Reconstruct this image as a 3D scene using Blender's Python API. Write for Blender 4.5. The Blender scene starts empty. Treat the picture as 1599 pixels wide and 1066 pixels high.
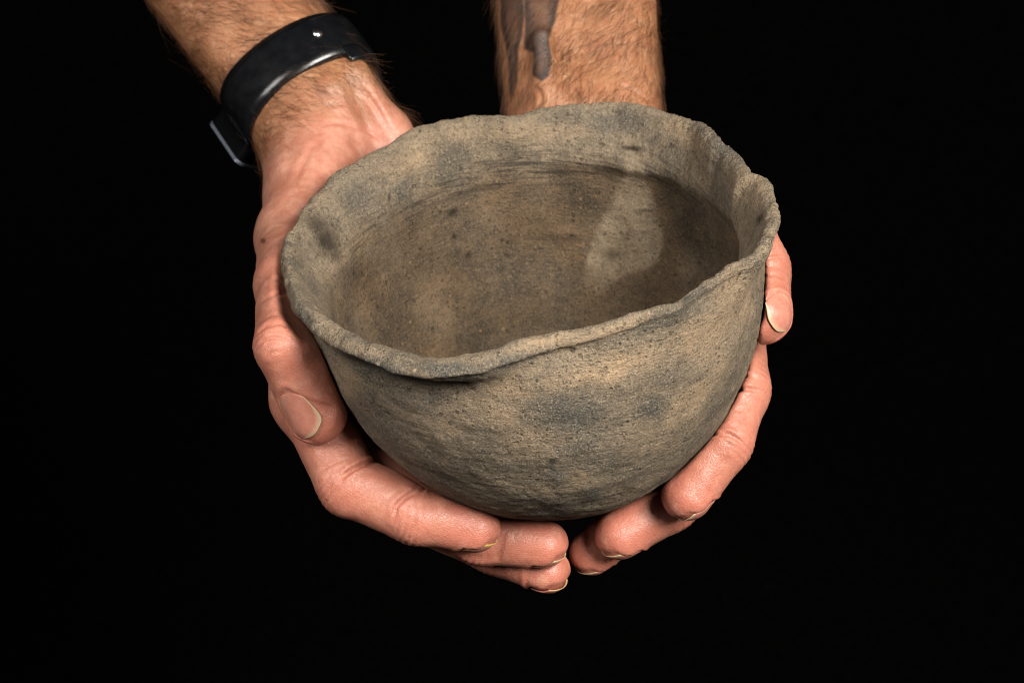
import bpy, math, random
import numpy as np
from mathutils import Vector

# ------------------------------------------------------------------ camera / world / lights
SC = 0.01                                   # everything is laid out in centimetres
scene = bpy.context.scene
COL = scene.collection
FPX = 1599 * 70 / 36
DIST = 64.6
PITCH = math.radians(32.4)
RIGHT = np.array([1.0, 0, 0])
UPV = np.array([0, math.sin(PITCH), math.cos(PITCH)])
FWD = np.array([0, math.cos(PITCH), -math.sin(PITCH)])


def ray(u, v):
    u = np.asarray(u, float); v = np.asarray(v, float)
    return ((u - 799.5) / FPX)[..., None] * RIGHT + ((533 - v) / FPX)[..., None] * UPV + FWD


CAM = -DIST * ray(830, 360)


def P(u, v, dep):
    return CAM + ray(u, v) * dep


def project(x):
    r = x - CAM
    w = r @ FWD
    return 799.5 + FPX * (r @ RIGHT) / w, 533 - FPX * (r @ UPV) / w, w


camd = bpy.data.cameras.new('camera')
cam = bpy.data.objects.new('camera', camd)
COL.objects.link(cam)
cam.location = Vector(CAM * SC)
cam.rotation_euler = (math.pi / 2 - PITCH, 0, 0)
camd.lens = 70
camd.sensor_width = 36
camd.clip_start = 0.01
camd.clip_end = 50
camd.dof.use_dof = True
camd.dof.focus_distance = 0.605
camd.dof.aperture_fstop = 22
scene.camera = cam

world = bpy.data.worlds.new('World')
scene.world = world
world.use_nodes = True
bg = world.node_tree.nodes['Background']
bg.inputs[0].default_value = (1.0, 0.93, 0.86, 1)
bg.inputs[1].default_value = 0.012


def area(name, loc, target, size, power, color, size_y=None):
    d = bpy.data.lights.new(name, 'AREA')
    d.energy = power
    d.color = color
    d.size = size
    if size_y:
        d.shape = 'RECTANGLE'; d.size_y = size_y
    o = bpy.data.objects.new(name, d)
    COL.objects.link(o)
    o.location = loc
    o.rotation_euler = (Vector(target) - Vector(loc)).to_track_quat('-Z', 'Y').to_euler()
    return o


area('key_softbox', (0.50, -0.62, 0.68), (0.0, 0.0, -0.03), 0.40, 29.0, (1.0, 0.95, 0.88))
area('fill_softbox', (-0.62, -0.55, 0.66), (0.0, 0.0, -0.03), 0.45, 9.5, (1.0, 0.95, 0.9))

scene.view_settings.view_transform = 'Standard'
scene.view_settings.look = 'None'
scene.view_settings.exposure = 0.0
scene.view_settings.gamma = 1.0
scene.render.engine = 'CYCLES'
scene.cycles.use_denoising = True
scene.cycles.pixel_filter_type = 'BLACKMAN_HARRIS'
scene.cycles.filter_width = 1.0
scene.cycles.max_bounces = 8


# ------------------------------------------------------------------ small helpers
def nrm(v):
    v = np.asarray(v, float)
    return v / np.linalg.norm(v)


def sstep(a, b, x):
    t = np.clip((x - a) / (b - a), 0, 1)
    return t * t * (3 - 2 * t)


rng = np.random.default_rng(7)
_perm = rng.permutation(256).astype(np.int64)
_grad = rng.normal(size=(256, 3)); _grad /= np.linalg.norm(_grad, axis=1)[:, None]


def perlin(p):
    i = np.floor(p).astype(np.int64); f = p - i
    u = f * f * f * (f * (f * 6 - 15) + 10)

    def corner(a, b, c):
        h = _perm[(_perm[(_perm[(i[:, 0] + a) & 255] + i[:, 1] + b) & 255] + i[:, 2] + c) & 255]
        g = _grad[h]
        return g[:, 0] * (f[:, 0] - a) + g[:, 1] * (f[:, 1] - b) + g[:, 2] * (f[:, 2] - c)
    x0 = corner(0, 0, 0); x1 = corner(1, 0, 0); x2 = corner(0, 1, 0); x3 = corner(1, 1, 0)
    x4 = corner(0, 0, 1); x5 = corner(1, 0, 1); x6 = corner(0, 1, 1); x7 = corner(1, 1, 1)
    a = x0 + u[:, 0] * (x1 - x0); b = x2 + u[:, 0] * (x3 - x2)
    c = x4 + u[:, 0] * (x5 - x4); d = x6 + u[:, 0] * (x7 - x6)
    e = a + u[:, 1] * (b - a); g = c + u[:, 1] * (d - c)
    return e + u[:, 2] * (g - e)


def mesh_obj(name, verts, faces, mat, parent=None, smooth=True, attrs=None):
    me = bpy.data.meshes.new(name)
    verts = np.asarray(verts, np.float32) * SC
    faces = np.asarray(faces, np.int32)
    if faces.ndim == 2:
        k = faces.shape[1]
        me.vertices.add(len(verts)); me.vertices.foreach_set('co', verts.ravel())
        me.loops.add(faces.size); me.loops.foreach_set('vertex_index', faces.ravel())
        me.polygons.add(len(faces))
        me.polygons.foreach_set('loop_start', np.arange(0, faces.size, k, dtype=np.int32))
        me.polygons.foreach_set('loop_total', np.full(len(faces), k, dtype=np.int32))
        me.polygons.foreach_set('use_smooth', np.full(len(faces), smooth))
    me.update(calc_edges=True)
    me.validate()
    for nm, arr in (attrs or {}).items():
        at = me.attributes.new(nm, 'FLOAT_COLOR', 'POINT')
        at.data.foreach_set('color', np.asarray(arr, np.float32).ravel())
    me.materials.append(mat)
    o = bpy.data.objects.new(name, me)
    COL.objects.link(o)
    if parent:
        o.parent = parent
        o.matrix_parent_inverse = parent.matrix_world.inverted()
    return o


def empty(name, loc):
    o = bpy.data.objects.new(name, None)
    COL.objects.link(o)
    o.empty_display_size = 0.02
    o.matrix_world.translation = Vector(np.asarray(loc) * SC)
    o.location = Vector(np.asarray(loc) * SC)
    return o


def tag(o, label=None, cat=None, group=None, kind=None):
    if label: o['label'] = label
    if cat: o['category'] = cat
    if group: o['group'] = group
    if kind: o['kind'] = kind
    return o


# ------------------------------------------------------------------ materials
class NT:
    def __init__(self, name):
        self.m = bpy.data.materials.new(name)
        self.m.use_nodes = True
        self.t = self.m.node_tree
        self.b = self.t.nodes['Principled BSDF']
        self.out = self.t.nodes['Material Output']

    def n(self, kind, **kw):
        x = self.t.nodes.new(kind)
        for k, v in kw.items():
            if k.startswith('i_'):
                key = k[2:]
                key = int(key) if key.isdigit() else key.replace('_', ' ')
                x.inputs[key].default_value = v
            else:
                setattr(x, k, v)
        return x

    def l(self, a, b):
        self.t.links.new(a, b)

    def noise(self, vec, scale, detail=4, rough=0.6, dist=0.0):
        x = self.n('ShaderNodeTexNoise')
        x.inputs['Scale'].default_value = scale
        x.inputs['Detail'].default_value = detail
        x.inputs['Roughness'].default_value = rough
        x.inputs['Distortion'].default_value = dist
        self.l(vec, x.inputs['Vector'])
        return x.outputs['Fac']

    def rng(self, src, a, b, c=0.0, d=1.0):
        x = self.n('ShaderNodeMapRange')
        x.inputs[1].default_value = a; x.inputs[2].default_value = b
        x.inputs[3].default_value = c; x.inputs[4].default_value = d
        self.l(src, x.inputs[0])
        return x.outputs[0]

    def math(self, op, a, b=None, c=None):
        x = self.n('ShaderNodeMath', operation=op)
        for i, s in enumerate((a, b, c)):
            if s is None: continue
            if isinstance(s, (int, float)): x.inputs[i].default_value = s
            else: self.l(s, x.inputs[i])
        return x.outputs[0]

    def mix(self, fac, a, b, mode='MIX'):
        x = self.n('ShaderNodeMix', data_type='RGBA', blend_type=mode)
        for s, k in ((fac, 0), (a, 6), (b, 7)):
            if isinstance(s, (int, float)): x.inputs[k].default_value = s
            elif isinstance(s, tuple): x.inputs[k].default_value = (*s, 1) if len(s) == 3 else s
            else: self.l(s, x.inputs[k])
        return x.outputs[2]

    def bump(self, height, strength, distance, normal=None):
        x = self.n('ShaderNodeBump')
        x.inputs['Strength'].default_value = strength
        x.inputs['Distance'].default_value = distance
        self.l(height, x.inputs['Height'])
        if normal: self.l(normal, x.inputs['Normal'])
        return x.outputs[0]

    def pos(self, scale=(1, 1, 1), rot=(0, 0, 0)):
        g = self.n('ShaderNodeTexCoord')
        m = self.n('ShaderNodeMapping')
        m.inputs['Scale'].default_value = scale
        m.inputs['Rotation'].default_value = rot
        self.l(g.outputs['Object'], m.inputs['Vector'])
        return m.outputs[0]

    def attr(self, name):
        a = self.n('ShaderNodeAttribute', attribute_name=name)
        s = self.n('ShaderNodeSeparateColor')
        self.l(a.outputs['Color'], s.inputs[0])
        return s.outputs[0], s.outputs[1], s.outputs[2], a.outputs['Alpha']


def pot_material():
    k = NT('fired_clay')
    p = k.pos((100, 100, 100))                      # object space back in centimetres
    ps = k.pos((55, 55, 330), (0, 0.176, 0))        # stretched round the pot: smoothing strokes
    blue, tan, stain_shade, patch = k.attr('marks')
    big = k.noise(p, 0.42, 5, 0.62, 0.3)
    mid = k.noise(p, 1.5, 6, 0.7)
    fine = k.noise(p, 6.5, 5, 0.78)
    grit = k.noise(p, 15, 4, 0.85)
    strk = k.noise(ps, 1.0, 5, 0.65)
    c = k.mix(k.rng(big, 0.36, 0.62), (0.118, 0.098, 0.071), (0.290, 0.220, 0.147))
    c = k.mix(k.rng(mid, 0.50, 0.72, 0, 0.75), c, (0.085, 0.078, 0.064))
    c = k.mix(k.rng(k.noise(p, 0.8, 5, 0.7), 0.54, 0.72, 0, 0.7), c, (0.33, 0.225, 0.135))
    c = k.mix(k.math('MULTIPLY', tan, k.rng(mid, 0.25, 0.6)), c, (0.50, 0.345, 0.205))
    c = k.mix(k.math('MULTIPLY', blue, k.rng(fine, 0.25, 0.6, 0.55, 1.0)), c, (0.058, 0.064, 0.063))
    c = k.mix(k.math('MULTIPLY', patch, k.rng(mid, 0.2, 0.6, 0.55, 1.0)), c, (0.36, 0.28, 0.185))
    c = k.mix(k.rng(strk, 0.52, 0.75, 0, 0.30), c, (0.085, 0.072, 0.055))
    c = k.mix(k.rng(fine, 0.52, 0.66, 0, 0.6), c, (0.075, 0.066, 0.052))
    c = k.mix(k.rng(grit, 0.54, 0.66, 0, 0.7), c, (0.44, 0.36, 0.25))
    c = k.mix(k.rng(grit, 0.46, 0.34, 0, 0.75), c, (0.05, 0.045, 0.036))
    def specks(scale, rad, keep):
        vo = k.n('ShaderNodeTexVoronoi'); vo.inputs['Scale'].default_value = scale
        wv = k.n('ShaderNodeVectorMath', operation='ADD')
        nz = k.n('ShaderNodeTexNoise'); nz.inputs['Scale'].default_value = scale * 1.3
        k.l(p, nz.inputs['Vector'])
        sc_ = k.n('ShaderNodeVectorMath', operation='SCALE'); sc_.inputs['Scale'].default_value = 0.5 / scale
        k.l(nz.outputs['Color'], sc_.inputs[0]); k.l(p, wv.inputs[0]); k.l(sc_.outputs[0], wv.inputs[1])
        k.l(wv.outputs[0], vo.inputs['Vector'])
        se = k.n('ShaderNodeSeparateColor'); k.l(vo.outputs['Color'], se.inputs[0])
        rr = k.math('MULTIPLY', se.outputs[1], rad)
        return k.math('MULTIPLY', k.rng(k.math('SUBTRACT', vo.outputs['Distance'], rr), 0.06, -0.04), k.rng(se.outputs[0], keep, keep + 0.02))
    patchy = k.rng(k.noise(p, 0.7, 3, 0.6), 0.38, 0.62, 0.15, 1.0)
    d1 = specks(9.0, 0.45, 0.55); d2 = specks(4.2, 0.34, 0.72); l1 = specks(11.0, 0.5, 0.5); l2 = specks(3.6, 0.26, 0.86)
    pscr = k.pos((110, 110, 1500), (0.12, 0.176, 0))
    scr = k.noise(pscr, 1.0, 3, 0.7, 0.4)
    scr2 = k.noise(k.pos((1200, 300, 300), (0.2, 0.9, 0.5)), 1.0, 3, 0.7, 0.6)
    c = k.mix(k.rng(scr, 0.58, 0.67, 0, 0.20), c, (0.075, 0.062, 0.047))
    c = k.mix(k.rng(scr2, 0.60, 0.66, 0, 0.35), c, (0.40, 0.31, 0.20))
    c = k.mix(k.math('MULTIPLY', k.math('MULTIPLY', d1, patchy), 0.62), c, (0.055, 0.046, 0.036))
    c = k.mix(k.math('MULTIPLY', l1, 0.36), c, (0.44, 0.35, 0.24))
    c = k.mix(k.math('MULTIPLY', k.math('MULTIPLY', d2, patchy), 0.60), c, (0.045, 0.036, 0.028))
    c = k.mix(k.math('MULTIPLY', l2, 0.6), c, (0.50, 0.38, 0.25))
    v = k.n('ShaderNodeTexVoronoi'); v.inputs['Scale'].default_value = 2.6
    v.inputs['Randomness'].default_value = 1.0
    k.l(p, v.inputs['Vector'])
    pit = k.math('MULTIPLY', k.rng(v.outputs['Distance'], 0.075, 0.03), k.rng(mid, 0.45, 0.55))
    c = k.mix(k.math('MULTIPLY', pit, 0.8), c, (0.03, 0.026, 0.02))
    c = k.mix(k.math('MULTIPLY', stain_shade, k.rng(mid, 0.2, 0.6, 0.8, 1.0)), c, (0.036, 0.026, 0.018))
    inner_tone, scrape, _, _ = k.attr('inner_tone')
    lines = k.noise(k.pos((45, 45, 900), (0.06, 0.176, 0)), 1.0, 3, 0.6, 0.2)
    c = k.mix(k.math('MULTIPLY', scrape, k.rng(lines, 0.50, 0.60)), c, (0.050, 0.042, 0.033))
    c = k.mix(inner_tone, c, k.mix(1.0, c, (0.50, 0.43, 0.36), 'MULTIPLY'))
    k.l(c, k.b.inputs['Base Color'])
    k.b.inputs['Roughness'].default_value = 0.88
    k.b.inputs['Specular IOR Level'].default_value = 0.25
    h = k.math('ADD', k.math('MULTIPLY', fine, 0.7), k.math('MULTIPLY', grit, 0.5))
    h = k.math('ADD', h, k.math('MULTIPLY', mid, 0.9))
    h = k.math('SUBTRACT', h, k.math('MULTIPLY', strk, 0.3))
    h = k.math('SUBTRACT', h, k.math('MULTIPLY', pit, 0.7))
    h = k.math('SUBTRACT', h, k.math('MULTIPLY', d1, 0.35))
    h = k.math('SUBTRACT', h, k.math('MULTIPLY', d2, 0.4))
    h = k.math('ADD', h, k.math('MULTIPLY', l1, 0.25))
    h = k.math('SUBTRACT', h, k.math('MULTIPLY', k.rng(scr, 0.54, 0.66), 0.16))
    k.l(k.bump(h, 0.85, 0.0020), k.b.inputs['Normal'])
    return k.m


def skin_material():
    k = NT('skin')
    p = k.pos((100, 100, 100))
    red, hairy, ink, spot = k.attr('tone')
    n1 = k.noise(p, 0.9, 4, 0.6)
    n2 = k.noise(p, 4.0, 4, 0.65)
    n3 = k.noise(p, 14.0, 3, 0.7)
    c = k.mix(k.rng(n1, 0.35, 0.65), (0.35, 0.145, 0.092), (0.50, 0.235, 0.162))
    c = k.mix(k.math('MULTIPLY', red, k.rng(n1, 0.25, 0.7, 0.65, 1.0)), c, (0.42, 0.134, 0.092))
    c = k.mix(k.math('MULTIPLY', hairy, k.rng(n1, 0.3, 0.7, 0.5, 1.0)), c, (0.31, 0.135, 0.072))
    c = k.mix(k.rng(n2, 0.48, 0.75, 0, 0.45), c, (0.37, 0.105, 0.062))
    c = k.mix(k.math('MULTIPLY', hairy, k.rng(n2, 0.42, 0.7, 0, 0.6)), c, (0.25, 0.085, 0.038))
    n4 = k.noise(p, 1.9, 5, 0.7, 0.5)
    c = k.mix(k.math('MULTIPLY', k.rng(n4, 0.50, 0.68, 0, 0.55), k.math('SUBTRACT', 1.0, k.math('MULTIPLY', hairy, 0.6))), c, (0.35, 0.108, 0.068))
    c = k.mix(k.rng(n4, 0.46, 0.32, 0, 0.45), c, (0.56, 0.30, 0.21))
    c = k.mix(k.rng(n3, 0.52, 0.75, 0, 0.25), c, (0.60, 0.31, 0.21))
    c = k.mix(hairy, c, k.mix(1.0, c, (0.93, 0.99, 0.85), 'MULTIPLY'))
    c = k.mix(k.math('MULTIPLY', ink, k.rng(n2, 0.2, 0.7, 1.0, 0.82)), c, (0.013, 0.015, 0.016))
    c = k.mix(spot, c, (0.10, 0.035, 0.02))
    k.l(c, k.b.inputs['Base Color'])
    k.l(k.rng(n2, 0.3, 0.7, 0.36, 0.50), k.b.inputs['Roughness'])
    k.b.inputs['Specular IOR Level'].default_value = 0.5
    k.b.inputs['Subsurface Weight'].default_value = 0.22
    k.b.inputs['Subsurface Radius'].default_value = (1.0, 0.35, 0.2)
    k.b.inputs['Subsurface Scale'].default_value = 0.004
    v = k.n('ShaderNodeTexVoronoi', feature='DISTANCE_TO_EDGE')
    v.inputs['Scale'].default_value = 9.0
    k.l(p, v.inputs['Vector'])
    cell = k.rng(v.outputs['Distance'], 0.0, 0.14)
    h = k.math('ADD', k.math('MULTIPLY', cell, 0.22), k.math('MULTIPLY', n3, 0.35))
    h = k.math('ADD', h, k.math('MULTIPLY', n2, 1.0))
    h = k.math('ADD', h, k.math('MULTIPLY', k.math('MULTIPLY', hairy, n3), 0.7))
    rb = k.n('ShaderNodeTexWave', wave_type='RINGS', rings_direction='SPHERICAL')
    rb.inputs['Scale'].default_value = 4.6; rb.inputs['Distortion'].default_value = 9.0
    rb.inputs['Detail'].default_value = 1.0; rb.inputs['Detail Scale'].default_value = 0.35
    k.l(p, rb.inputs['Vector'])
    h = k.math('ADD', h, k.math('MULTIPLY', k.math('MULTIPLY', rb.outputs['Fac'], red), 0.12))
    k.l(k.bump(h, 0.36, 0.0006), k.b.inputs['Normal'])
    return k.m


def nail_material():
    k = NT('fingernail')
    free, dirt, yellow, _ = k.attr('nail')
    p = k.pos((100, 100, 100))
    c = k.mix(k.rng(k.noise(p, 5, 3), 0.3, 0.7), (0.41, 0.150, 0.105), (0.48, 0.200, 0.145))
    c = k.mix(free, c, (0.50, 0.36, 0.225))
    c = k.mix(yellow, c, (0.55, 0.33, 0.05))
    c = k.mix(dirt, c, (0.16, 0.09, 0.055))
    k.l(c, k.b.inputs['Base Color'])
    k.b.inputs['Roughness'].default_value = 0.38
    k.b.inputs['Specular IOR Level'].default_value = 0.3
    k.b.inputs['Subsurface Weight'].default_value = 0.15
    k.b.inputs['Subsurface Scale'].default_value = 0.002
    k.l(k.bump(k.noise(p, 12, 2), 0.2, 0.0004), k.b.inputs['Normal'])
    return k.m


def plain(name, col, rough, metal=0.0, spec=0.5, noise=None):
    k = NT(name)
    k.b.inputs['Base Color'].default_value = (*col, 1)
    k.b.inputs['Roughness'].default_value = rough
    k.b.inputs['Metallic'].default_value = metal
    k.b.inputs['Specular IOR Level'].default_value = spec
    if noise:
        p = k.pos((100, 100, 100))
        n = k.noise(p, noise, 4, 0.6)
        k.l(k.mix(k.rng(n, 0.3, 0.7), col, tuple(min(1, x * 1.5 + 0.001) for x in col)), k.b.inputs['Base Color'])
        k.l(k.rng(n, 0.3, 0.7, rough * 0.85, rough * 1.15), k.b.inputs['Roughness'])
        k.l(k.bump(n, 0.2, 0.0005), k.b.inputs['Normal'])
    return k.m


M_POT = pot_material()
M_SKIN = skin_material()
M_NAIL = nail_material()
M_HAIR = plain('body_hair', (0.10, 0.042, 0.017), 0.45)
M_BAND = plain('black_rubber', (0.0028, 0.0031, 0.0038), 0.25, 0, 0.42, 2)
M_CASE = plain('black_case', (0.0022, 0.0022, 0.0025), 0.22, 0, 0.5)
M_STEEL = plain('steel', (0.55, 0.56, 0.58), 0.25, 1.0, 0.5, 20)
M_BLUE = plain('anodised_edge', (0.30, 0.34, 0.42), 0.35, 0.9, 0.5, 20)
M_CLOTH = plain('black_cloth', (0.0006, 0.0006, 0.0006), 1.0, 0, 0.0, 3)

# ------------------------------------------------------------------ black backdrop
bx, bz = [], []
prof = [(-140, -60), (-40, -60), (40, -60), (75, -58), (95, -48), (104, -30), (107, 0), (108, 60), (108, 140)]
V = []; Fc = []
nx = 60
for i in range(nx):
    x = -170 + 340 * i / (nx - 1)
    for (y, z) in prof:
        V.append((x, y + 1.3 * math.sin(x * 0.11 + z * 0.03), z))
m = len(prof)
for i in range(nx - 1):
    for j in range(m - 1):
        Fc.append((i * m + j, (i + 1) * m + j, (i + 1) * m + j + 1, i * m + j + 1))
tag(mesh_obj('backdrop', V, Fc, M_CLOTH), 'plain black cloth backdrop behind the hands and bowl', None, None, 'structure')

# ------------------------------------------------------------------ the bowl
RHO, OX, OY, OZ, BA, BB, BH, PP, QQ, SK = 0.176, -0.134, -0.212, 0.061, 7.48, 8.426, 10.178, 2.553, 1.443, 0.15
CR, SR = math.cos(RHO), math.sin(RHO)


def to_local(x):
    X = x[..., 0] - OX; Y = x[..., 1] - OY; Z = x[..., 2] - OZ
    return CR * X + SR * Z, Y, -SR * X + CR * Z


def to_world(lx, ly, lz):
    return np.stack([OX + CR * lx - SR * lz, OY + ly, OZ + SR * lx + CR * lz], -1)


def bowl_g(x):
    lx, ly, lz = to_local(x)
    t = np.maximum(-lz / BH, 0)
    lx = lx - SK * t
    fl = 1 + 0.11 * sstep(-1.2, 0.3, lz)
    r2 = ((lx / BA) ** 2 + (ly / BB) ** 2) / fl ** 2
    return np.power(r2 + 1e-9, QQ / 2) + np.power(t, PP) - 1


def bowl_d(x):
    g = bowl_g(x)
    e = 0.05
    gx = (bowl_g(x + [e, 0, 0]) - g) / e; gy = (bowl_g(x + [0, e, 0]) - g) / e; gz = (bowl_g(x + [0, 0, e]) - g) / e
    return g / np.sqrt(gx * gx + gy * gy + gz * gz + 1e-4)


def bowl_n(x):
    e = 0.05
    g = bowl_g(x)
    v = np.array([bowl_g(x + [e, 0, 0]) - g, bowl_g(x + [0, e, 0]) - g, bowl_g(x + [0, 0, e]) - g])
    return nrm(v)


RIM_BACK = [(444.8, 388), (445.6, 371), (451, 359), (465, 342), (488, 309), (503, 295), (531, 268), (560, 249), (577, 237), (606, 225), (643, 202), (676, 193), (709, 185), (725, 181), (758, 180), (791, 181), (816, 178), (849, 168), (882, 165), (923, 161), (964, 159), (993, 163), (1010, 166), (1034, 173), (1067, 181), (1092, 189.5), (1109, 204), (1127, 220), (1142, 227), (1156, 243), (1168, 260), (1172, 271), (1187, 272), (1197, 278), (1206, 293), (1211, 313), (1215, 338), (1208, 359)]
RIM_FRONT = [(1189, 395), (1165, 405), (1146, 412), (1125, 429), (1100, 442), (1084, 454), (1067, 468), (1061, 474), (1034, 480), (997, 491), (960, 504), (923, 514), (869, 524), (820, 538), (787, 550), (742, 562), (709, 566), (676, 569), (651, 566), (622, 560), (585, 548), (552, 537), (528, 524), (505, 508), (485, 493), (470, 478), (458, 455), (449, 425)]


def build_bowl():
    pts = np.array(RIM_BACK + RIM_FRONT, float)
    back = np.array([True] * len(RIM_BACK) + [False] * len(RIM_FRONT))
    # seen crest -> crest centre line, then meet the gently dished rim surface
    rd = ray(pts[:, 0], pts[:, 1])
    lo = np.full(len(pts), 40.0); hi = np.full(len(pts), 90.0)

    def hz(lx, ly):
        th_ = np.arctan2(ly / BB, lx / BA)
        return 0.45 - 0.50 * (ly / BB) + 0.50 * np.exp(-((th_ - 2.15) / 0.62) ** 2)
    for _ in range(50):
        mid = (lo + hi) / 2
        lx, ly, lz = to_local(CAM + rd * mid[:, None])
        above = lz > hz(lx, ly)
        lo = np.where(above, mid, lo); hi = np.where(above, hi, mid)
    lx, ly, lz = to_local(CAM + rd * lo[:, None])
    th = np.arctan2(ly / BB, lx / BA); g = np.hypot(lx / BA, ly / BB)
    o = np.argsort(th); th = th[o]; g = g[o]; 
    th3 = np.concatenate([th - 2 * np.pi, th, th + 2 * np.pi]); g3 = np.concatenate([g] * 3)
    NT_, = (960,)
    T = np.linspace(-np.pi, np.pi, NT_, endpoint=False)
    G = np.interp(T, th3, g3)
    ker = np.array([1, 2, 3, 2, 1.]); ker /= ker.sum()
    G = np.convolve(np.concatenate([G[-2:], G, G[:2]]), ker, 'valid')
    gs = G.copy()
    for _ in range(60):
        gs = (np.roll(gs, 9) + gs + np.roll(gs, -9)) / 3
    # rim height wobble: a share of the fast wobble
    cx = np.cos(T); sy = np.sin(T)
    HZ = 0.45 - 0.50 * sy * G + 0.50 * np.exp(-((T - 2.15) / 0.62) ** 2)
    cir = np.stack([cx * 2.3, sy * 2.3, np.zeros_like(T)], 1)
    HZ = HZ + 0.10 * perlin(cir * 1.7 + 3.1) + 0.05 * perlin(cir * 5 + 1.7)
    left = sstep(-0.1, 0.9, -cx)
    groove = np.exp(-((T + 2.0) / 0.75) ** 2)              # pinched lip, front left
    g_neck_out = gs - 0.016 - 0.026 * left - 0.006 * groove
    g_neck_out = np.minimum(g_neck_out, 1.05)
    flush = 1 - np.clip(left + groove, 0, 1)

    def prof(t):
        return np.power(np.maximum(1 - t ** PP, 0), 1 / QQ)
    ctl_r, ctl_z = [], []
    ts = 1 - np.linspace(0, 1, 15) ** 1.7
    one = np.ones_like(T)
    for t in ts[:-1]:
        if t < 0.17: break
        ctl_r.append(prof(t) * one); ctl_z.append(-BH * t * one)
    ctl_r.append(np.minimum(prof(0.10), g_neck_out + 0.025)); ctl_z.append(np.minimum(-BH * 0.125, HZ - 1.75))
    ctl_r.append(g_neck_out); ctl_z.append(HZ - 1.18)
    lipw = 0.052 + 0.010 * np.sin(3 * T + 1) + 0.006 * groove
    ctl_r.append(G + lipw * (0.15 - 0.45 * flush)); ctl_z.append(HZ - 0.50)
    ctl_r.append(G + lipw * (0.55 - 0.52 * flush)); ctl_z.append(HZ - 0.24)
    icrest = len(ctl_r)
    ctl_r.append(G - 0.002); ctl_z.append(HZ + 0.0)
    ctl_r.append(G - lipw * 0.7); ctl_z.append(HZ - 0.06)
    ctl_r.append(G - lipw * 1.25); ctl_z.append(HZ - 0.32)
    rgt = sstep(0.0, 0.9, cx + 0.25 * sy)
    gi = np.minimum(gs - 0.118 - 0.047 * rgt - 0.02 * left, np.minimum(g_neck_out, 1.0) - 0.075)
    ctl_r.append((G - lipw * 1.45) * 0.55 + gi * 0.45); ctl_z.append(HZ - 0.95)
    ctl_r.append(gi); ctl_z.append(HZ - 1.65)
    ctl_r.append(gi + 0.018 * rgt - 0.012 * (1 - rgt)); ctl_z.append(HZ - 2.3)
    for t in (0.36, 0.5, 0.64, 0.76, 0.86):
        ctl_r.append((prof(t) - 0.075) * one); ctl_z.append(-BH * t * one)
    for q in (0.55, 0.25, 0.0):
        ctl_r.append(prof(0.9) * q * one); ctl_z.append(-BH * (0.915 + 0.02 * (1 - q)) * one)
    R = np.array(ctl_r); Z = np.array(ctl_z)
    R = np.vstack([R[:1], R, R[-1:]]); Z = np.vstack([Z[:1], Z, Z[-1:]])
    n = len(ctl_r)
    Rs, Zs, side, lipf = [], [], [], []
    for i in range(n - 1):
        seg = np.hypot(np.mean(R[i + 2] - R[i + 1]) * 8, np.mean(Z[i + 2] - Z[i + 1]))
        k = max(6, int(seg / 0.052))
        for j in range(k):
            s = j / k
            c0 = -s + 2 * s * s - s ** 3; c1 = 2 - 5 * s * s + 3 * s ** 3
            c2 = s + 4 * s * s - 3 * s ** 3; c3 = -s * s + s ** 3
            Rs.append((c0 * R[i] + c1 * R[i + 1] + c2 * R[i + 2] + c3 * R[i + 3]) / 2)
            Zs.append((c0 * Z[i] + c1 * Z[i + 1] + c2 * Z[i + 2] + c3 * Z[i + 3]) / 2)
            side.append(i + s > icrest)
            lipf.append(math.exp(-((i + s - icrest) / 1.6) ** 2))
    Rs = np.maximum(np.array(Rs), 0.0); Zs = np.array(Zs)
    np_ = len(Rs)
    X = SK * np.clip(-Zs / BH, 0, 1) + BA * Rs * cx; Y = BB * Rs * sy
    W = to_world(X, Y, Zs).reshape(-1, 3)
    side = np.repeat(np.array(side), NT_); lipf = np.repeat(np.array(lipf), NT_)
    # normals of the smooth form, then dents and grain
    Wg = W.reshape(np_, NT_, 3)
    dth = np.roll(Wg, -1, 1) - np.roll(Wg, 1, 1)
    dpr = np.gradient(Wg, axis=0)
    N = np.cross(dth, dpr); N /= np.linalg.norm(N, axis=2)[..., None] + 1e-9
    N = N.reshape(-1, 3)
    base = W.copy()
    low = perlin(base * 0.55 + 5.0); l2 = perlin(base * 1.3 + 9.0); l3 = perlin(base * 3.3)
    l4 = perlin(base * 8.0); l5 = perlin(base * 17.0)
    strk = perlin(np.stack([base[:, 0] * 0.6, base[:, 1] * 0.6, (base[:, 2] - base[:, 0] * 0.176) * 4.0], 1))
    disp = 0.10 * low + 0.06 * l2 + 0.030 * l3 + (0.014 + 0.012 * lipf) * l4 + (0.010 + 0.014 * lipf) * l5 + 0.018 * strk
    brk = np.tile(np.exp(-((T + 0.42) / 0.33) ** 2) + 0.6 * np.exp(-((T - 0.75) / 0.3) ** 2), np_) * lipf
    disp += brk * (0.07 * np.abs(l3) + 0.05 * l4 + 0.035 * l5)
    disp += lipf * (0.02 * l3 + 0.05 * l2)
    W = W + N * disp[:, None]
    # ---- surface marks: blotches of the firing, stains, shade painted at the inner neck, pale patch, pits
    u, v, _ = project(W)
    inner = side
    marks = np.zeros((len(W), 4))
    wob_u = 9 * perlin(base * 1.1 + 20) + 5 * perlin(base * 3 + 30)
    wob_v = 9 * perlin(base * 1.1 + 40) + 5 * perlin(base * 3 + 50)

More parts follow.
